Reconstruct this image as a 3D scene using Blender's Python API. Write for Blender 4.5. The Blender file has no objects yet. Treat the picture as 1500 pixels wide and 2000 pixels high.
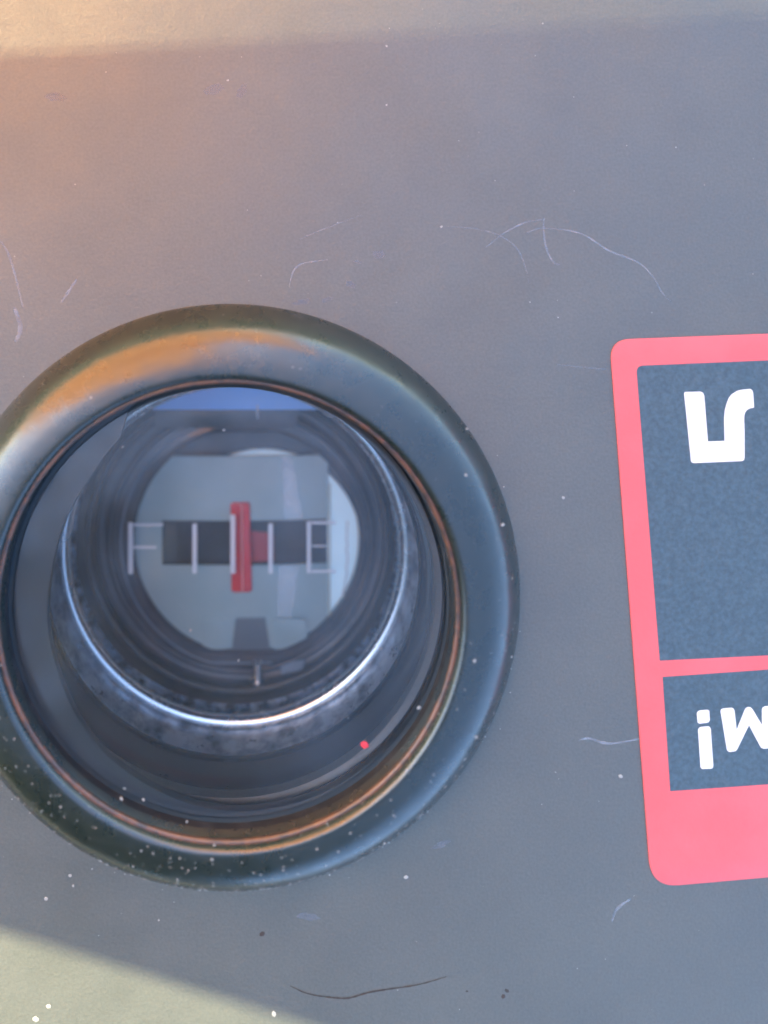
import bpy, bmesh, math, random
from mathutils import Vector, Matrix
random.seed(7)
MM = 0.001
H = 78.0            # camera height over the tank skin, mm
FPX = 1456.0        # focal length in photo pixels
NX, NY = 525.0, 500.0   # foot of the camera in the photo
sc = bpy.context.scene
COL = sc.collection

# ---------------------------------------------------------------- orientation of the sloping tank
LEAN = math.radians(24)
ld = Vector((-0.62, 0.78, 0)).normalized()
R = Matrix.Rotation(LEAN, 4, Vector((0, 0, 1)).cross(ld)).to_4x4()

# ---------------------------------------------------------------- camera
cd = bpy.data.cameras.new('camera'); cam = bpy.data.objects.new('camera', cd); COL.objects.link(cam)
cd.sensor_fit = 'VERTICAL'; cd.sensor_height = 24; cd.lens = 24 * FPX / 2000
cd.shift_x = (750 - NX) / 2000; cd.shift_y = -(1000 - NY) / 2000
cd.clip_start = 0.002; cd.clip_end = 500
cam.matrix_world = R @ Matrix.Translation((0, 0, H * MM))
cd.dof.use_dof = True; cd.dof.focus_distance = (H + 2.5) * MM; cd.dof.aperture_fstop = cd.lens / 3.8
sc.camera = cam

# ---------------------------------------------------------------- light
s_loc = Vector((-0.47, 0.42, 0.78)).normalized()      # towards the sun, tank space
s_w = (R.to_3x3() @ s_loc).normalized()
w = bpy.data.worlds.new('World'); sc.world = w; w.use_nodes = True
nt = w.node_tree; nt.nodes.clear()
sky = nt.nodes.new('ShaderNodeTexSky'); sky.sky_type = 'NISHITA'; sky.sun_disc = False
sky.sun_elevation = math.asin(s_w.z); sky.sun_rotation = math.atan2(s_w.x, s_w.y)
sky.air_density = 1.0; sky.dust_density = 1.1; sky.ozone_density = 2.2
bg = nt.nodes.new('ShaderNodeBackground'); bg.inputs['Strength'].default_value = 0.15
wo = nt.nodes.new('ShaderNodeOutputWorld')
nt.links.new(sky.outputs[0], bg.inputs[0]); nt.links.new(bg.outputs[0], wo.inputs[0])
sl = bpy.data.lights.new('sun', 'SUN'); sun = bpy.data.objects.new('sun', sl); COL.objects.link(sun)
sl.energy = 2.8; sl.angle = math.radians(0.6); sl.color = (1.0, 0.88, 0.52)
sun.rotation_euler = s_w.to_track_quat('Z', 'Y').to_euler()
sc.view_settings.view_transform = 'Standard'; sc.view_settings.look = 'None'
sc.view_settings.gamma = 1; sc.view_settings.use_curve_mapping = False
sc.view_settings.exposure = 2.5

# ---------------------------------------------------------------- helpers
def P(u, v, z=0.0):
    """photo pixel on the level z (mm) of the tank -> tank coordinates in mm"""
    k = (H - z) / FPX
    return ((u - NX) * k, -(v - NY) * k)

def mat(name, base=(.5,.5,.5), rough=.5, metal=0, spec=.5, noise=None, bump=None, rnoise=None, coat=0, trans=0, grain=None):
    m = bpy.data.materials.new(name); m.use_nodes = True
    n = m.node_tree; b = n.nodes['Principled BSDF']
    b.inputs['Base Color'].default_value = (*base, 1); b.inputs['Roughness'].default_value = rough
    b.inputs['Metallic'].default_value = metal; b.inputs['Specular IOR Level'].default_value = spec
    b.inputs['Coat Weight'].default_value = coat; b.inputs['Coat Roughness'].default_value = .2
    b.inputs['Transmission Weight'].default_value = trans
    tc = n.nodes.new('ShaderNodeTexCoord')
    def nz(scale, detail=4, rough_=.6):
        t = n.nodes.new('ShaderNodeTexNoise'); t.inputs['Scale'].default_value = scale
        t.inputs['Detail'].default_value = detail; t.inputs['Roughness'].default_value = rough_
        n.links.new(tc.outputs['Object'], t.inputs['Vector']); return t
    if noise:                      # (scale, colour2, lo, hi)
        t = nz(noise[0]); r = n.nodes.new('ShaderNodeMapRange')
        r.inputs['From Min'].default_value = noise[2]; r.inputs['From Max'].default_value = noise[3]
        n.links.new(t.outputs['Fac'], r.inputs['Value'])
        mx = n.nodes.new('ShaderNodeMix'); mx.data_type = 'RGBA'
        mx.inputs[6].default_value = (*base, 1); mx.inputs[7].default_value = (*noise[1], 1)
        n.links.new(r.outputs[0], mx.inputs[0]); n.links.new(mx.outputs[2], b.inputs['Base Color'])
    if grain:                      # (scale, amount)
        t = nz(grain[0], 2, .5); r = n.nodes.new('ShaderNodeMapRange')
        r.inputs['From Min'].default_value = .3; r.inputs['From Max'].default_value = .7
        r.inputs['To Min'].default_value = 1-grain[1]; r.inputs['To Max'].default_value = 1+grain[1]
        n.links.new(t.outputs['Fac'], r.inputs['Value'])
        vm = n.nodes.new('ShaderNodeVectorMath'); vm.operation = 'SCALE'; vm.inputs[0].default_value = base
        if b.inputs['Base Color'].is_linked: n.links.new(b.inputs['Base Color'].links[0].from_socket, vm.inputs[0])
        n.links.new(r.outputs[0], vm.inputs['Scale']); n.links.new(vm.outputs[0], b.inputs['Base Color'])
    if rnoise:                     # (scale, lo rough, hi rough)
        t = nz(rnoise[0], 5, .7); r = n.nodes.new('ShaderNodeMapRange')
        r.inputs['From Min'].default_value = .35; r.inputs['From Max'].default_value = .65
        r.inputs['To Min'].default_value = rnoise[1]; r.inputs['To Max'].default_value = rnoise[2]
        n.links.new(t.outputs['Fac'], r.inputs['Value']); n.links.new(r.outputs[0], b.inputs['Roughness'])
    if bump:                       # list of (scale, distance mm)
        prev = None
        for sca, dist in bump:
            t = nz(sca, 3); bp = n.nodes.new('ShaderNodeBump')
            bp.inputs['Strength'].default_value = 1; bp.inputs['Distance'].default_value = dist * MM
            n.links.new(t.outputs['Fac'], bp.inputs['Height'])
            if prev: n.links.new(prev.outputs[0], bp.inputs['Normal'])
            prev = bp
        n.links.new(prev.outputs[0], b.inputs['Normal'])
    return m

def see_through(name, tint=(1,1,1), gloss_rough=.03, dust=.03, ior=1.5, dust_col=(.6,.6,.6), mott=0):
    """thin clear plastic: transparent + mirror by Fresnel + a little dust"""
    m = bpy.data.materials.new(name); m.use_nodes = True; n = m.node_tree; n.nodes.clear()
    o = n.nodes.new('ShaderNodeOutputMaterial'); tr = n.nodes.new('ShaderNodeBsdfTransparent')
    tr.inputs[0].default_value = (*tint, 1)
    gl = n.nodes.new('ShaderNodeBsdfGlossy'); gl.inputs['Roughness'].default_value = gloss_rough
    fr = n.nodes.new('ShaderNodeFresnel'); fr.inputs[0].default_value = ior
    m1 = n.nodes.new('ShaderNodeMixShader'); n.links.new(fr.outputs[0], m1.inputs[0])
    n.links.new(tr.outputs[0], m1.inputs[1]); n.links.new(gl.outputs[0], m1.inputs[2])
    df = n.nodes.new('ShaderNodeBsdfDiffuse'); df.inputs[0].default_value = (*dust_col, 1)
    m2 = n.nodes.new('ShaderNodeMixShader'); m2.inputs[0].default_value = dust
    if mott:
        tc = n.nodes.new('ShaderNodeTexCoord'); t = n.nodes.new('ShaderNodeTexNoise')
        t.inputs['Scale'].default_value = mott; t.inputs['Detail'].default_value = 6
        n.links.new(tc.outputs['Object'], t.inputs['Vector'])
        r = n.nodes.new('ShaderNodeMapRange'); r.inputs['From Min'].default_value = .3; r.inputs['From Max'].default_value = .75
        r.inputs['To Min'].default_value = dust * .6; r.inputs['To Max'].default_value = dust * 1.7
        n.links.new(t.outputs['Fac'], r.inputs['Value']); n.links.new(r.outputs[0], m2.inputs[0])
    n.links.new(m1.outputs[0], m2.inputs[1]); n.links.new(df.outputs[0], m2.inputs[2])
    n.links.new(m2.outputs[0], o.inputs[0]); return m

def obj(name, bm, m, parent=None, smooth=True):
    me = bpy.data.meshes.new(name)
    bmesh.ops.recalc_face_normals(bm, faces=bm.faces)
    bmesh.ops.scale(bm, vec=(MM, MM, MM), verts=bm.verts)
    bm.to_mesh(me); bm.free()
    me.materials.append(m)
    if smooth:
        for p in me.polygons: p.use_smooth = True
        try: me.set_sharp_from_angle(angle=math.radians(38))
        except Exception: pass
    o = bpy.data.objects.new(name, me); COL.objects.link(o)
    if parent: o.parent = parent
    return o

def tag(o, label, cat=None, group=None, kind=None):
    if label: o['label'] = label
    if cat: o['category'] = cat
    if group: o['group'] = group
    if kind: o['kind'] = kind
    return o

def thing(name, label, cat, group=None):
    return tag((lambda e: (COL.objects.link(e), e)[1])(bpy.data.objects.new(name, None)), label, cat, group)

def lathe(prof, cx, cy, seg=160, bm=None):
    bm = bm or bmesh.new(); rings = []
    for r, z in prof:
        rings.append([bm.verts.new((cx + r*math.cos(2*math.pi*i/seg), cy + r*math.sin(2*math.pi*i/seg), z)) for i in range(seg)])
    for a, b in zip(rings, rings[1:]):
        for i in range(seg):
            j = (i+1) % seg; bm.faces.new((a[i], a[j], b[j], b[i]))
    return bm

def smoothprof(pts, n=6):
    out = []
    for i in range(len(pts)-1):
        p0 = pts[max(i-1,0)]; p1 = pts[i]; p2 = pts[i+1]; p3 = pts[min(i+2,len(pts)-1)]
        for k in range(n):
            t = k/n
            out.append(tuple(.5*((2*p1[c])+(-p0[c]+p2[c])*t+(2*p0[c]-5*p1[c]+4*p2[c]-p3[c])*t*t+(-p0[c]+3*p1[c]-3*p2[c]+p3[c])*t**3) for c in (0,1)))
    return out + [pts[-1]]

def plate(pts, z0, z1, bevel=0, bm=None):
    """closed 2-D outline (mm) extruded from z0 to z1 with a bevelled top edge"""
    new = bmesh.new()
    vs = [new.verts.new((x, y, z0)) for x, y in pts]
    f = new.faces.new(vs)
    if f.normal.z < 0 or True:
        new.normal_update()
    ex = bmesh.ops.extrude_face_region(new, geom=[f])
    top = [e for e in ex['geom'] if isinstance(e, bmesh.types.BMVert)]
    bmesh.ops.translate(new, vec=(0, 0, z1 - z0), verts=top)
    if bevel:
        te = [e for e in new.edges if all(abs(v.co.z - z1) < 1e-6 for v in e.verts)]
        bmesh.ops.bevel(new, geom=te, offset=bevel, segments=3, profile=.5, affect='EDGES')
    bmesh.ops.triangulate(new, faces=[f for f in new.faces if len(f.verts) > 4])
    if bm is None: return new
    me = bpy.data.meshes.new('tmp'); new.to_mesh(me); new.free(); bm.from_mesh(me); bpy.data.meshes.remove(me)
    return bm

def rnd_poly(pts, rad, n=6):
    """round each corner of a polygon by rad (scalar or list)"""
    out = []; N = len(pts)
    for i in range(N):
        r = rad[i] if isinstance(rad, (list, tuple)) else rad
        p = Vector(pts[i]); a = Vector(pts[i-1]); b = Vector(pts[(i+1) % N])
        if r <= 0: out.append(tuple(p)); continue
        da = (a-p); db = (b-p); r1 = min(r, da.length*.45, db.length*.45)
        A = p + da.normalized()*r1; B = p + db.normalized()*r1
        for k in range(n+1):
            t = k/n; q = A*(1-t)**2 + p*2*t*(1-t) + B*t*t
            out.append((q.x, q.y))
    return out

def px(pts, z=0): return [P(u, v, z) for u, v in pts]

def ribbon(pts, width, z, bm=None, taper=True):
    """thin flat strip along a polyline (mm)"""
    bm = bm or bmesh.new()
    pts = [Vector(p) for p in pts]
    # smooth
    sm = []
    for i in range(len(pts)-1):
        p0 = pts[max(i-1,0)]; p1 = pts[i]; p2 = pts[i+1]; p3 = pts[min(i+2,len(pts)-1)]
        for k in range(10):
            t = k/10
            sm.append(.5*((2*p1)+(-p0+p2)*t+(2*p0-5*p1+4*p2-p3)*t*t+(-p0+3*p1-3*p2+p3)*t**3))
    sm.append(pts[-1]); L = []; Rr = []
    for i, p in enumerate(sm):
        d = (sm[min(i+1,len(sm)-1)] - sm[max(i-1,0)]).normalized(); nrm = Vector((-d.y, d.x))
        f = i/(len(sm)-1); ww = width*(.35+.65*math.sin(math.pi*min(max(f,.03),.97))) if taper else width
        ww *= random.uniform(.6, 1.25)
        L.append(bm.verts.new((*(p+nrm*ww/2), z))); Rr.append(bm.verts.new((*(p-nrm*ww/2), z)))
    for i in range(len(sm)-1): bm.faces.new((L[i], L[i+1], Rr[i+1], Rr[i]))
    return bm

def rod(p, q, r, bm=None, seg=14, r2=None):
    bm = bm or bmesh.new(); p = Vector(p); q = Vector(q); d = (q-p)
    M = Matrix.Translation((p+q)/2) @ d.to_track_quat('Z','Y').to_matrix().to_4x4()
    bmesh.ops.create_cone(bm, cap_ends=True, segments=seg, radius1=r, radius2=r2 if r2 is not None else r, depth=d.length, matrix=M)
    return bm

# ---------------------------------------------------------------- materials
M_tank = mat('tank_paint', (.066,.073,.064), .50, spec=1.0, grain=(3400,.13), noise=(90,(.077,.084,.072),.35,.7), bump=[(2600,.034),(700,.03),(40,.25)], rnoise=(60,.46,.57))
M_bezel = mat('black_gloss_plastic', (.012,.018,.016), .27, spec=1.0, coat=.5, rnoise=(300,.22,.38), bump=[(600,.025),(90,.25)])
M_rubber = mat('black_rubber', (.022,.023,.026), .38, spec=.5, rnoise=(500,.3,.5), noise=(400,(.05,.05,.055),.5,.75))
M_wall = mat('dark_sleeve', (.007,.010,.016), .22, spec=.5, noise=(350,(.016,.018,.025),.5,.8))
M_flange = mat('blued_steel', (.45,.62,.85), .28, metal=1, noise=(700,(.05,.06,.08),.45,.62), rnoise=(600,.2,.5))
M_ledge = mat('ledge_plastic', (.026,.042,.054), .35, spec=.6, rnoise=(200,.28,.42))
M_zinc = mat('stained_zinc', (.40,.47,.56), .38, metal=.7, noise=(420,(.10,.13,.17),.38,.66), rnoise=(600,.25,.6), bump=[(900,.05)])
M_bright = mat('polished_steel', (.78,.81,.84), .22, metal=1, rnoise=(800,.16,.3), bump=[(500,.01)])
M_house = mat('smoky_housing', (.034,.046,.062), .22, spec=.5, noise=(160,(.07,.07,.085),.4,.7), bump=[(120,.1)])
M_ridge = mat('housing_ridge', (.13,.17,.22), .22, spec=.7)
M_face = mat('grey_dial_plastic', (.21,.31,.34), .2, spec=.5, noise=(110,(.25,.34,.37),.35,.7), bump=[(160,.06),(1500,.004)])
M_white = mat('milky_plastic', (.60,.86,.95), .3, spec=.5)
M_slot = mat('dark_recess', (.010,.011,.017), .3, noise=(200,(.028,.024,.03),.45,.7))
M_red = mat('red_pointer_plastic', (.50,.022,.028), .25, noise=(500,(.38,.018,.025),.4,.7))
M_redin = mat('red_pointer_arm', (.25,.02,.03), .4)
M_sred = mat('red_vinyl', (.68,.105,.11), .42, spec=.8, bump=[(1300,.03)], noise=(120,(.71,.12,.128),.4,.7))
M_sblk = mat('black_vinyl', (.044,.074,.090), .4, grain=(2400,.2), spec=1, bump=[(1500,.06)], noise=(1200,(.052,.084,.104),.4,.7))
M_swht = mat('white_print', (.76,.76,.75), .45, bump=[(1300,.01)])
M_scr = see_through('scratch_haze', dust=.17, dust_col=(.6,.7,.85), gloss_rough=.6, mott=900, ior=1.25)
M_scuff = see_through('scuff_haze', dust=.05, dust_col=(.5,.6,.75), gloss_rough=.5, mott=1500, ior=1.2)
M_hair = mat('dark_hair', (.05,.038,.032), .5)
M_dust = mat('pale_dust', (.34,.34,.32), .3, spec=1)
M_lens = see_through('clear_lens', dust=.034, ior=1.6, gloss_rough=.11, mott=70, dust_col=(.42,.56,.68))
M_mark = see_through('moulded_mark', tint=(.8,.85,.9), dust=.55, dust_col=(.85,.92,.98), gloss_rough=.1, ior=1.6)
M_grass = mat('grass', (.05,.085,.025), .8, noise=(3,(.09,.11,.04),.4,.6))
M_body = mat('machine_black', (.03,.03,.03), .5)

CX, CY = -4.1, -35.4      # gauge axis, mm

M_tank.node_tree.nodes['Principled BSDF'].inputs['IOR'].default_value = 1.62

# ---------------------------------------------------------------- setting: the ground far below
bm = bmesh.new(); bmesh.ops.create_grid(bm, x_segments=4, y_segments=4, size=150000)
ground = obj('ground', bm, M_grass, smooth=False)
ground.matrix_world = Matrix.Translation((0, 0, -0.62)); ground['kind'] = 'structure'

# ---------------------------------------------------------------- fuel tank
tank = thing('fuel_tank', 'dark satin fuel tank with fine scratches under the gauge and the sticker', 'fuel tank')
seg = 192; bm = bmesh.new(); rings = []
def sq(i, a, b, cx, cy, n=7):
    t = 2*math.pi*i/seg; c, s = math.cos(t), math.sin(t)
    return (cx + a*abs(c)**(2/n)*(1 if c>=0 else -1), cy + b*abs(s)**(2/n)*(1 if s>=0 else -1))
for r, z in ((21.6,-1.6),(21.6,-.4),(22.2,0),(26,0),(32,0),(42,0)):
    rings.append([bm.verts.new((CX+r*math.cos(2*math.pi*i/seg), CY+r*math.sin(2*math.pi*i/seg), z)) for i in range(seg)])
TX, TY = 40, -30
for a, b, z in ((120,105,0),(150,130,-.4),(168,146,-3),(180,157,-9),(187,163,-19),(190,166,-34),(190,166,-120),(182,158,-130)):
    rings.append([bm.verts.new((*sq(i, a, b, TX, TY), z)) for i in range(seg)])
for a, b in zip(rings, rings[1:]):
    for i in range(seg):
        j = (i+1) % seg; bm.faces.new((a[i], a[j], b[j], b[i]))
obj('tank_shell', bm, M_tank, tank)
bm = plate([(TX-170,TY-145),(TX+170,TY-145),(TX+170,TY+145),(TX-170,TY+145)], -520, -131)
obj('engine_housing', bm, M_body, tank, smooth=False)
# scratches
S = [
 ([(948,484),(985,455),(1025,435),(1064,428)], .2),
 ([(1062,425),(1062,455),(1068,488),(1082,513),(1096,516)], .22),
 ([(1028,455),(1060,446),(1120,452),(1150,464),(1190,490),(1245,512),(1275,540),(1292,570),(1312,590)], .2),
 ([(860,442),(930,447),(975,460),(1005,480),(1022,510),(1034,555)], .1),
 ([(565,560),(573,530),(590,515),(640,507)], .18),
 ([(585,468),(625,450),(705,420)], .1),
 ([(1130,1446),(1150,1442),(1190,1452),(1248,1443)], .28),
 ([(1195,1800),(1205,1775),(1232,1755)], .3),
 ([(28,600),(40,640),(30,668)], .6), ([(120,590),(150,545)], .35),
 ([(0,470),(20,505),(45,600)], .25),
 ([(1085,712),(1190,722)], .12),


]
for pts, wd in S:
    obj('scratch', ribbon([P(u,v) for u,v in pts], wd, .012), M_scr, tank, smooth=False)
for (u, v, a, b, rot) in ((685,556,12,7,.5),(738,497,14,9,0),(700,512,10,4,.2),(418,176,24,11,-.3),(472,178,8,16,.4),(640,585,12,5,-.3),
                          (110,190,22,9,.1),(590,590,20,7,-.2),(860,1650,20,6,-.4),(600,1790,24,8,.1)):
    pts = []
    for i in range(18):
        t = i/18*2*math.pi; k = random.uniform(.7,1.15)
        x, y = a*k*math.cos(t), b*k*math.sin(t)
        pts.append(P(u + x*math.cos(rot)-y*math.sin(rot), v + x*math.sin(rot)+y*math.cos(rot)))
    obj('scuff', plate(pts, .001, .004), M_scuff, tank, smooth=False)

# ---------------------------------------------------------------- fuel gauge
g = thing('fuel_gauge', 'round fuel gauge with glossy black bezel and red pointer between F and E', 'fuel gauge')
prof = smoothprof([(30.4,-.02),(30.1,.8),(29.3,2.1),(28.2,3.3),(26.9,4.1),(25.5,4.55),(23.9,4.68),(23.35,4.5),(23.05,3.9)], 6) + [(22.75,3.2),(22.6,2.6)]
obj('bezel', lathe(prof, CX, CY), M_bezel, g)
prof = [(22.98+.3*math.cos(math.radians(a)), 3.75+.3*math.sin(math.radians(a))) for a in range(0, 361, 24)]
tag(obj('rim_edge', lathe(prof, CX, CY), mat('worn_brown_edge', (.13,.06,.032), .32, spec=.8, noise=(500,(.05,.035,.03),.45,.6), bump=[(900,.05)]), g), 'thin worn brown edge round the glass')
# inner lip that the lens sits against, then the ledge
prof = smoothprof([(22.7,2.9),(22.62,2.4),(22.6,1.9),(22.6,1.2),(22.5,.9)], 4)
obj('lens_seat', lathe(prof, CX, CY), M_rubber, g)
bm = bmesh.new(); lo = []
LR = [(0,22.25),(30,22.6),(60,22.9),(112,22.9),(117,22.2),(124,20.0),(140,18.9),(170,18.35),(200,18.8),(235,20.1),(270,21.35),(300,21.8),(330,22.1),(360,22.25)]
def ledge_r(d):
    for a, b in zip(LR, LR[1:]):
        if a[0] <= d <= b[0]:
            t = (d-a[0])/(b[0]-a[0]); t = t*t*(3-2*t)*.35+t*.65
            return a[1]+(b[1]-a[1])*t
for i in range(160):
    t = 2*math.pi*i/160; c, s_ = math.cos(t), math.sin(t); rr_ = min(ledge_r(i*360/160), 22.5)
    lo.append([bm.verts.new(q) for q in ((CX+22.58*c, CY+22.58*s_, 1.75),(CX+(rr_+.06)*c, CY+(rr_+.06)*s_, 1.7),(CX+rr_*c, CY+rr_*s_, 1.6),(CX+rr_*c, CY+rr_*s_, .9))])
for i in range(160):
    a, b = lo[i], lo[(i+1)%160]
    for k in range(3): bm.faces.new((a[k], a[k+1], b[k+1], b[k]))
obj('lens_ledge', bm, M_ledge, g)
prof = [(22.55,.95),(22.4,.5),(21.4,-2.2),(21.3,-4),(21.25,-5.4)] + smoothprof([(21.25,-5.4),(21.0,-5.7),(21.0,-6.2),(21.3,-6.6)], 3)
obj('sleeve', lathe(prof, CX, CY), M_wall, g)
prof = smoothprof([(21.4,-6.5),(21.25,-8),(21.15,-10),(21.05,-11.2)], 4)
obj('neck_ring', lathe(prof, CX, CY), M_zinc, g)
prof = [(20.6+.95*math.cos(math.radians(a)), -11.6+.95*math.sin(math.radians(a))) for a in range(60, 261, 12)]
obj('neck_lip', lathe(prof, CX, CY), M_bright, g)
prof = smoothprof([(20.9,-12.0),(20.5,-12.6),(20.0,-13.3),(19.7,-13.6)], 4)
obj('inner_flange', lathe(prof, CX, CY), M_flange, g)
prof = smoothprof([(19.8,-13.5),(19.3,-15.2),(19.2,-15.5)], 3)+smoothprof([(19.2,-15.4),(18.9,-14.5),(18.6,-14.25),(18.2,-14.5),(18.1,-15.3)], 5)
obj('gasket_ring', lathe(prof, CX+.2, CY), M_rubber, g)
prof = smoothprof([(18.15,-15.3),(17.7,-15.9),(16.9,-15.8),(16.6,-15.1)], 4)+smoothprof([(16.6,-15.1),(16.35,-14.85),(16.1,-15.1),(15.9,-15.6)],4)
obj('housing_ring', lathe(prof, CX+.6, CY), M_house, g)

# housing deck with a window: outer circle r 16.6, inner outline = clipped circle
def clipped(cx, cy, r, top, bot, n=160):
    out = []
    for i in range(n):
        t = 2*math.pi*i/n; x = cx + r*math.cos(t); y = cy + r*math.sin(t)
        out.append((x, min(max(y, bot), top)))
    return out
fz = -15.6
fcx, fcy = P(482, 1058, fz)
_, ytop = P(0, 846, fz); _, ybot = P(0, 1268, fz)
fr = 220*(H-fz)/FPX
inner = clipped(fcx, fcy, fr, ytop, ybot)
n = 160; bm = bmesh.new()
def loop(pts, z): return [bm.verts.new((x, y, z)) for x, y in pts]
mid = clipped(fcx, fcy, fr+.55, ytop+.5, ybot-.55)
mid2 = clipped(fcx, fcy, fr+1.0, ytop+.9, ybot-.95)
out = [(CX+.6+16.0*math.cos(2*math.pi*i/n), CY+16.0*math.sin(2*math.pi*i/n)) for i in range(n)]
Ls = [loop(inner, fz-1.6), loop(inner, fz-.2), loop(mid, fz+.25), loop(mid2, fz+.1), loop(out, fz+.05)]
for a, b in zip(Ls, Ls[1:]):
    for i in range(n):
        j = (i+1) % n
        try: bm.faces.new((a[i], a[j], b[j], b[i]))
        except ValueError: pass
obj('window_frame', bm, M_house, g)
# light ridge round the window
rg = clipped(fcx, fcy, fr+1.75, ytop+1.6, ybot-1.75)
bm = bmesh.new()
cs = [(0,-.12),(.0,.1),(.14,.2),(.28,.1),(.28,-.12)]
rr = []
for off, dz in cs:
    rr.append(loop(clipped(fcx, fcy, fr+1.5+off, ytop+1.4+off, ybot-1.5-off), fz+dz+.15))
for a, b in zip(rr, rr[1:]):
    for i in range(n):
        j = (i+1) % n; bm.faces.new((a[i], a[j], b[j], b[i]))
obj('window_ridge', bm, M_ridge, g)
# back plate at the bottom of the well
bm = lathe([(0.01,-19),(21.2,-19),(21.2,-11.5)], CX, CY); obj('well_floor', bm, M_house, g)
# bright disc behind
bz = fz-1.2; bx, by = P(515, 1068, bz); br = 190*(H-bz)/FPX
obj('backing_disc', plate([(bx+br*math.cos(t*math.pi/60), by+br*math.sin(t*math.pi/60)) for t in range(120)], bz-.5, bz), M_white, g)
# dark base behind the dial (seen between window and disc)
obj('dial_base', plate(clipped(fcx, fcy, fr+.4, ytop+.4, ybot-.4), bz-1.2, bz-.6), M_house, g)
# dial: gently bowed plate, right edge x=641, top y=890, with the slot left open
dz = fz-.55
xr, yt = P(641, 890, dz); sx0, sy0 = P(317, 1015, dz); _, sy1 = P(0, 1102, dz)
def dialz(x):
    t = (x - fcx)/fr
    return dz + .35 - .9*max(0, t+.1)**2 - .25*t*t
bm = bmesh.new(); NXs = 90
def strip(ya, yb, x0, x1):
    cols = []
    for i in range(NXs+1):
        x = x0 + (x1-x0)*i/NXs
        hh = math.sqrt(max(0, (fr+.2)**2-(x-fcx)**2))
        lo, hi = fcy-hh, fcy+hh
        a = min(max(ya, lo), hi); b = min(max(yb, lo), hi)
        cols.append([bm.verts.new((x, a+(b-a)*k/12, dialz(x))) for k in range(13)])
    for a, b in zip(cols, cols[1:]):
        for k in range(12):
            try: bm.faces.new((a[k], b[k], b[k+1], a[k+1]))
            except ValueError: pass
strip(ybot-.2, sy1, fcx-fr-.19, xr); strip(sy0, yt, fcx-fr-.19, xr); strip(sy1, sy0, fcx-fr-.19, sx0)
bmesh.ops.remove_doubles(bm, verts=bm.verts, dist=.0005)
ret = bmesh.ops.extrude_face_region(bm, geom=list(bm.faces))
bmesh.ops.translate(bm, vec=(0,0,-.35), verts=[e for e in ret['geom'] if isinstance(e, bmesh.types.BMVert)])
dial = obj('dial', bm, M_face, g)
# slot recess
bm = plate(rnd_poly([(sx0-.6,sy1-.4),(xr-.05,sy1-.4),(xr-.05,sy0+.4),(sx0-.6,sy0+.4)], .3), dz-.62, dz-.5)
obj('slot_floor', bm, M_slot, g)
sa = P(345, 1060, dz-1)[0]
bm = plate(rnd_poly([(sx0-.4,sy1-.2),(sa,sy1-.2),(sa+.4,(sy0+sy1)/2),(sa,sy0+.2),(sx0-.4,sy0+.2)], .5), dz-.49, dz-.3, .1)
obj('slot_end', bm, M_house, g)
# two rounded tabs at the foot of the dial and the block between them
for u0, u1 in ((395, 450), (527, 600)):
    x0, y1 = P(u0, 1205, dz); x1, y0 = P(u1, 1266, dz)
    obj('foot_tab', plate(rnd_poly([(x0,y0+.05),(x1,y0+.05),(x1,y1),(x0,y1)], .9), dz+.2, dz+.42, .08), M_face, g)
x0, y1 = P(456, 1204, dz); x1, y0 = P(524, 1266, dz)
obj('foot_block', plate(rnd_poly([(x0-.2,y0+.06),(x1+.2,y0+.06),(x1-.4,y1),(x0+.3,y1)], .3), dz+.1, dz+.47, .1), mat('foot_grey', (.09,.12,.15), .3), g)
# edge rib of the dial on the right: thin line with the glint in its colour and a wavy clear bead
xe = P(643, 0, dz)[0]
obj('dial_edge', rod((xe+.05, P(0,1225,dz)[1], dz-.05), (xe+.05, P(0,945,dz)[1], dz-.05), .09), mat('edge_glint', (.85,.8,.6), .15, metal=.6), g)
bm = bmesh.new()
ys = [P(0, v, dz)[1] for v in range(1020, 1226, 6)]
prev = None
for i, y in enumerate(ys):
    x = P(678 - (i>18)*(i-18)*1.2, 0, dz)[0] + random.uniform(-.1,.1)
    if prev: rod((prev[0], prev[1], dz-.3), (x, y, dz-.3), .07+random.uniform(0,.04), bm, 8)
    prev = (x, y)
obj('glue_bead', bm, M_mark, g)
# sky highlight of a wet streak, put in as pale film on the dial
M_streak = see_through('highlight_film', dust=.22, dust_col=(.75,.85,.95), gloss_rough=.2, mott=250)
for va, vb, wa, wb in ((892, 1013, 1.3, 2.6), (1104, 1235, 2.9, 1.6)):
    bm = bmesh.new(); N = 40; L = []
    for i in range(N+1):
        t = i/N; v_ = va+(vb-va)*t; u_ = 560+ (14*t if va < 1000 else 4-12*t); ww = wa+(wb-wa)*t
        x, y = P(u_, v_, dz); xl = x-ww*.45+random.uniform(-.08,.08); xr_ = x+ww*.45+random.uniform(-.13,.13)
        L.append([bm.verts.new((xl+(xr_-xl)*k/6, y, dialz(xl+(xr_-xl)*k/6)+.02)) for k in range(7)])
    for a, b in zip(L, L[1:]):
        for k in range(6): bm.faces.new((a[k], a[k+1], b[k+1], b[k]))
    obj('highlight_film', bm, M_streak, dial)
# pointer
pz = dz+.7
pt = px([(450,983),(488,982),(492,1157),(452,1158)], pz)
obj('pointer', plate(rnd_poly(pt, .45), pz-.5, pz, .18), M_red, g)
x, y0 = P(474, 1156, pz); _, y1 = P(0, 986, pz)
ptr = [o for o in g.children if o.name == 'pointer'][0]
ridge = obj('pointer_highlight', rod((x, y0, pz+.02), (x-.12, y1, pz+.02), .13), mat('red_highlight', (.62,.22,.22), .15, spec=1), ptr)  # highlight along the pointer, put in as a paler rod
pt = px([(486,1036),(534,1040),(534,1094),(486,1096)], dz-.6)
obj('pointer_arm', plate(rnd_poly(pt, .4), dz-.49, dz-.25, .1), M_redin, g)
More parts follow.
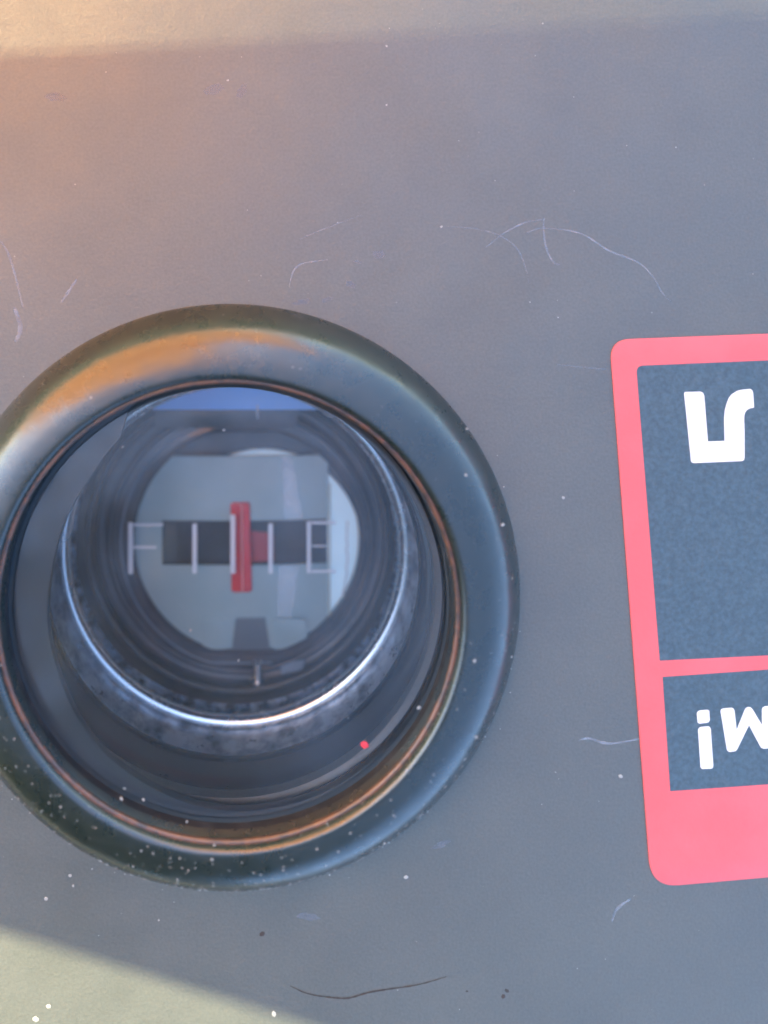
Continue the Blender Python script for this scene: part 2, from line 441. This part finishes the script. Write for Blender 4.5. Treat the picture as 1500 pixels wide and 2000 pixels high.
# marks moulded in the clear plate over the dial
mz = -14.1
def bar(u0, v0, u1, v1, bm=None, t=.28):
    x0, y1 = P(u0, v0, mz); x1, y0 = P(u1, v1, mz)
    return plate(rnd_poly([(x0,y0),(x1,y0),(x1,y1),(x0,y1)], .16), mz, mz+t, .1, bm)
bm = bar(251,1020,260,1120); bar(261,1022,319,1027,bm,.2); bar(261,1066,306,1071,bm,.2)
tag(obj('letter_f', bm, M_mark, g), 'raised letter F at the left end of the scale')
bm = bar(599,1018,607,1118); bar(608,1018,656,1023,bm,.2); bar(608,1113,656,1118,bm,.2); bar(609,1065,638,1068,bm,.08)
tag(obj('letter_e', bm, M_mark, g), 'raised letter E at the right end of the scale')
for a in ((376,1022,385,1119),(450,1005,460,1119),(524,1022,533,1119)):
    obj('tick_mark', bar(*a), M_mark, g)
# screw and small bracket under the window
sx, sy = P(503, 1308, -15.3)
bm = rod((sx, sy-1.1, -15.0), (sx, sy+1.0, -15.0), .62, seg=24); rod((sx, sy-1.15, -15.0), (sx, sy-1.9, -15.0), .9, bm, 24, .5)
obj('screw', bm, M_bright, g)
pt = px([(547,1297),(596,1290),(590,1310),(550,1318)], -15.2)
obj('bracket', plate(rnd_poly(pt, .2), -15.6, -15.2, .1), M_ridge, g)
# tilted slab at the head of the well, sky reflection painted as its blue
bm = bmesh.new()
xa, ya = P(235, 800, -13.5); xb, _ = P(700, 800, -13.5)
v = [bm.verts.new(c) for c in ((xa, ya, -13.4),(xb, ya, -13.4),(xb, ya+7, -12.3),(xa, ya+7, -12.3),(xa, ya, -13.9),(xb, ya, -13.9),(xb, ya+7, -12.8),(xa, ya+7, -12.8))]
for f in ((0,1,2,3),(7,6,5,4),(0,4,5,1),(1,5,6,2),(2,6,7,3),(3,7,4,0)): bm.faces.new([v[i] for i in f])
obj('sky_reflection_shelf', bm, mat('sky_reflection_blue', (.24,.48,.95), .22, spec=1), g, smooth=False)
pt = px([(300,802),(583,802),(583,828),(575,836),(560,838),(300,838)], -13.2)
obj('shelf_tab', plate(pt, -14.0, -13.7, .1), M_house, g)
x, y = P(503, 806, -13)
obj('moulding_pip', rod((x, y-.8, -13.2), (x, y+.9, -13.2), .09), M_mark, g)
# lens
obj('lens', lathe([(.01+22*math.sin(i*.05), 1.9+.9*math.cos(i*.05)**2) for i in range(32)]+[(22.3,1.5)], CX, CY), M_lens, g)

# ---------------------------------------------------------------- sticker
st = thing('warning_sticker', 'red and black sticker with upside-down white letters right of the gauge', 'sticker')
def ln(p, q, u): return p[1] + (q[1]-p[1])*(u-p[0])/(q[0]-p[0])
UR = 1900
o = px([(1190,663.5),(UR, ln((1230,664),(1500,653),UR)),(UR+80, ln((1310,1729),(1500,1712),UR+80)),(1271,1732)])
bm = plate(rnd_poly(o, [2.2,2.2,2.2,2.9], 10), .0, .14, .04)
back = obj('backing', bm, M_sred, st)
def cp2(p, oy): return [(1120+x/3.3333, oy+y/3.3333) for x, y in p]
o1 = px([(1241,714),(UR-60, ln((1255,713),(1500,703),UR-60)),(UR-20, ln((1288,1289),(1500,1278.6),UR-20)),(1287,1289)])
obj('printed_panel', plate(rnd_poly(o1, [.75,.75,0,0]), .141, .146), M_sblk, st)
o2 = px([(1292.5,1320.6),(UR-20, ln((1292.5,1320.6),(1500,1306),UR-20)),(UR, ln((1307.5,1543.5),(1500,1530),UR)),(1307.5,1543.5)])
obj('printed_panel', plate(o2, .141, .146), M_sblk, st)
L1 = cp2([(715,556),(724,550),(822,548),(838,556),(846,575),(870,872),(978,868),(975,720),(980,670),(990,630),(1005,590),(1025,565),(1060,543),(1090,536),(1145,530),(1158,540),(1164,560),(1170,652),(1145,656),(1125,666),(1112,683),(1106,705),(1105,730),(1108,800),(1108,975),(1104,992),(1092,999),(780,1012),(767,1009),(760,997)], 600)
tag(obj('letter_l', plate(px(L1), .147, .152), M_swht, st), 'white upside-down Cyrillic L in the upper black panel')
L2 = cp2([(798,640),(803,628),(815,620),(868,615),(878,622),(882,680),(877,693),(866,699),(815,706),(803,698)], 1200)
L3 = cp2([(806,745),(812,733),(824,727),(872,722),(882,727),(888,740),(905,978),(900,993),(890,998),(832,1000),(822,988)], 1200)
bm = plate(px(L2), .147, .152); plate(px(L3), .147, .152, 0, bm)
obj('exclamation_mark', bm, M_swht, st)
L4 = cp2([(952,624),(957,612),(968,607),(1025,602),(1036,608),(1042,620),(1057,745),(1108,618),(1116,604),(1130,598),(1146,598),(1160,612),(1222,715),(1221,612),(1226,600),(1240,593),(1300,588),(1312,594),(1317,606),(1335,845),(1330,858),(1320,863),(1230,868),(1214,860),(1137,715),(1062,868),(1052,882),(1040,886),(1008,889),(994,877)], 1200)
tag(obj('letter_m', plate(px(L4), .147, .152), M_swht, st), 'white upside-down M in the lower black panel')

# ---------------------------------------------------------------- dust, specks, hair
def blob(bm, x, y, z, r, flat=.5):
    M = Matrix.Translation((x, y, z)) @ Matrix.Rotation(random.uniform(0,6.28), 4, 'Z') @ Matrix.Diagonal((r*random.uniform(.7,1.5), r, r*flat, 1))
    bmesh.ops.create_icosphere(bm, subdivisions=1, radius=1, matrix=M)
def bez_z(r):
    pr = [(22.6,2.6),(22.95,3.9),(23.4,4.5),(24.2,4.7),(25.5,4.55),(26.9,4.1),(28.2,3.3),(29.3,2.1),(30.1,.8),(30.6,0)]
    for a, b in zip(pr, pr[1:]):
        if a[0] <= r <= b[0]: return a[1]+(b[1]-a[1])*(r-a[0])/(b[0]-a[0])
    return 0
bm = bmesh.new()
for i in range(800):
    t = math.radians(random.gauss(-100, 42)); r = random.choice((random.uniform(22.9,30.2), random.gauss(28.6,1.2)))
    r = min(max(r, 22.8), 33)
    blob(bm, CX+r*math.cos(t), CY+r*math.sin(t), bez_z(r), abs(random.gauss(.04,.035))+.02)
for i in range(40):
    t = random.uniform(0, 6.28); r = random.uniform(22.9,30)
    blob(bm, CX+r*math.cos(t), CY+r*math.sin(t), bez_z(r), random.uniform(.03,.09))
for i in range(110):
    u, v = random.uniform(0,1500), random.uniform(0,2000)
    x, y = P(u, v)
    if (x-CX)**2+(y-CY)**2 < 31**2 or u > 1180 and 640 < v < 1740: continue
    blob(bm, x, y, .01, random.uniform(.02,.06), .3)
for u, v, r in ((90,1755,.22),(137,1710,.2),(143,1730,.17),(793,1713,.22),(755,90,.14),(755,205,.1),(1100,972,.16),(1212,1516,.2),(862,443,.16),(445,157,.15),(1060,46,.1),(1320,288,.08),
                (1090,620,.08),(1035,590,.08),(95,1985-20,.3),(70,1990,.3),(535,1980,.25),(310,1797,.12),(1455,1258,.1)):
    x, y = P(u, v); blob(bm, x, y, .02, r, .25)
for u, v, r, z in ((237,1560,.26,3.9),(280,1562,.22,3.2),(243,1540,.18,4.4),(365,1605,.18,3.5),(818,1382,.28,4.2),(794,1505,.25,4.6),(785,1548,.25,4.5),(982,1025,.28,3.9),(912,838,.22,3),(910,928,.22,4.4),
                   (485,713,.26,4.2),(590,768,.24,3.6),(910,1132,.2,4.5),(680,1402,.1,2.1),(372,1231,.28,2.1),(466,1290,.2,2.1),(437,840,.24,2.1),(240,873,.2,2.1),(930,1440,.25,4.4),(1000,1130,.12,3.5)):
    x, y = P(u, v, z); blob(bm, x, y, z, r*.6, .35)
tag(obj('dust', bm, M_dust), 'pale dust grains scattered over the bezel and tank', 'dust', kind='stuff')
bm = bmesh.new(); x, y = P(712, 1455, 2.1); blob(bm, x, y, 2.05, .42, .4)
bm2 = bm; tag(obj('red_speck', bm2, mat('red_speck', (.6,.05,.07), .4)), 'tiny red speck on the lower right of the gauge lens', 'speck')
bm = ribbon(px([(567,1925),(600,1940),(640,1947),(680,1949),(720,1938),(770,1930),(820,1922),(872,1907)]), .17, .03)
tag(obj('hair', bm, M_hair), 'thin dark hair lying on the tank below the gauge', 'hair')
bm = bmesh.new()
for u, v, a in ((983,1946,.28),(990,1935,.2),(912,1936,.12)):
    x, y = P(u, v); blob(bm, x, y, .0, a, .08)
tag(obj('dirt_spot', bm, M_hair), 'small pair of dark dirt dots right of the hair', 'dirt')
bm = bmesh.new(); x, y = P(512, 1824); blob(bm, x, y, 0, .36, .08)
tag(obj('dirt_spot', bm, M_hair), 'single dark dirt spot between the bezel and the hair', 'dirt')

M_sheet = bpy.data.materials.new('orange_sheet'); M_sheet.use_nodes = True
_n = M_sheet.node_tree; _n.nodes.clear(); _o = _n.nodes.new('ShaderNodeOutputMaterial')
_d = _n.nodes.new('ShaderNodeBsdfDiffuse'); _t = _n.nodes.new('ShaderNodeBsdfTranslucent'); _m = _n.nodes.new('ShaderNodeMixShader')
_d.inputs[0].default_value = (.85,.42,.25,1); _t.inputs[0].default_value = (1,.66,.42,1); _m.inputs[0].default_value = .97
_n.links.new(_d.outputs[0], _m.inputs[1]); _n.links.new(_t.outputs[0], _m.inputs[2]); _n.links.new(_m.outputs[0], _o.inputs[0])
# ---------------------------------------------------------------- a tree leaning over the near side, seen only mirrored in the bezel
bm = bmesh.new()
R3 = R.to_3x3()
tc_ = R3 @ (Vector((-0.42, -0.84, .34)).normalized()*2.3)
clumps = [(tc_ + Vector((random.gauss(0,.45), random.gauss(0,.45), random.uniform(-1.1,1.35))), random.uniform(.25,.45)) for _ in range(75)]
for i in range(45000):
    c0, rr_ = random.choice(clumps)
    c = c0 + Vector((random.gauss(0,1), random.gauss(0,1), random.gauss(0,1)))*rr_*.45
    M = Matrix.Translation(c*1000) @ Matrix.Rotation(random.uniform(0,6.3), 4, Vector((random.random()-.5, random.random()-.5, random.random()-.5)))
    s2 = random.uniform(25, 55)
    vs = [bm.verts.new(M @ Vector(q)) for q in ((-s2,0,0),(0,-s2*.5,0),(s2,0,0),(0,s2*.5,0))]; bm.faces.new(vs)
tree = thing('tree', 'dark green leafy tree leaning over the near side of the tank', 'tree')
obj('crown', bm, mat('leaves', (.03,.055,.02), .6, noise=(4,(.05,.075,.025),.4,.6)), tree, smooth=False)
b0 = Vector((tc_.x*1.5, tc_.y*1.5, -.62))*1000; b1 = tc_*1000
bm = rod(b0, (b0+b1)/2+Vector((120,60,0)), 110, None, 16, 80); rod((b0+b1)/2+Vector((120,60,-20)), b1, 80, bm, 16, 45)
for c0, _ in clumps[::3]: rod(b1*.5+((b0+b1)/2)*.5, c0*1000, 35, bm, 8, 10)
obj('trunk', bm, mat('bark', (.09,.07,.05), .9, bump=[(20,8)]), tree)
# ---------------------------------------------------------------- added sheet, out of view: blocks the sun and throws a warm glow
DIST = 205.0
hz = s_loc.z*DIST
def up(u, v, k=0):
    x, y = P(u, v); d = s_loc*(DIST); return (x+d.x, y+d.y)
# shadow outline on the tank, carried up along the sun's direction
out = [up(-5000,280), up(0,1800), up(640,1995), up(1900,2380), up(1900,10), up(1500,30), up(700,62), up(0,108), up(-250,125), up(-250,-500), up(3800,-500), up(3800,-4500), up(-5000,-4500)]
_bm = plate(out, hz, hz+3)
for k in range(30):                 # bars added to let about half the sun onto the top band
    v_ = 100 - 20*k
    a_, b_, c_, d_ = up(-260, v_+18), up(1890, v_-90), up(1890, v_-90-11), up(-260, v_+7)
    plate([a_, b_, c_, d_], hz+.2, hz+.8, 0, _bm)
board = obj('added_shade_sheet', _bm, M_sheet, smooth=False)
tag(board, 'added unseen translucent orange sheet that shades the tank and warms its light', 'sheet')

# ---------------------------------------------------------------- lay everything on the sloping tank
bpy.context.view_layer.update()
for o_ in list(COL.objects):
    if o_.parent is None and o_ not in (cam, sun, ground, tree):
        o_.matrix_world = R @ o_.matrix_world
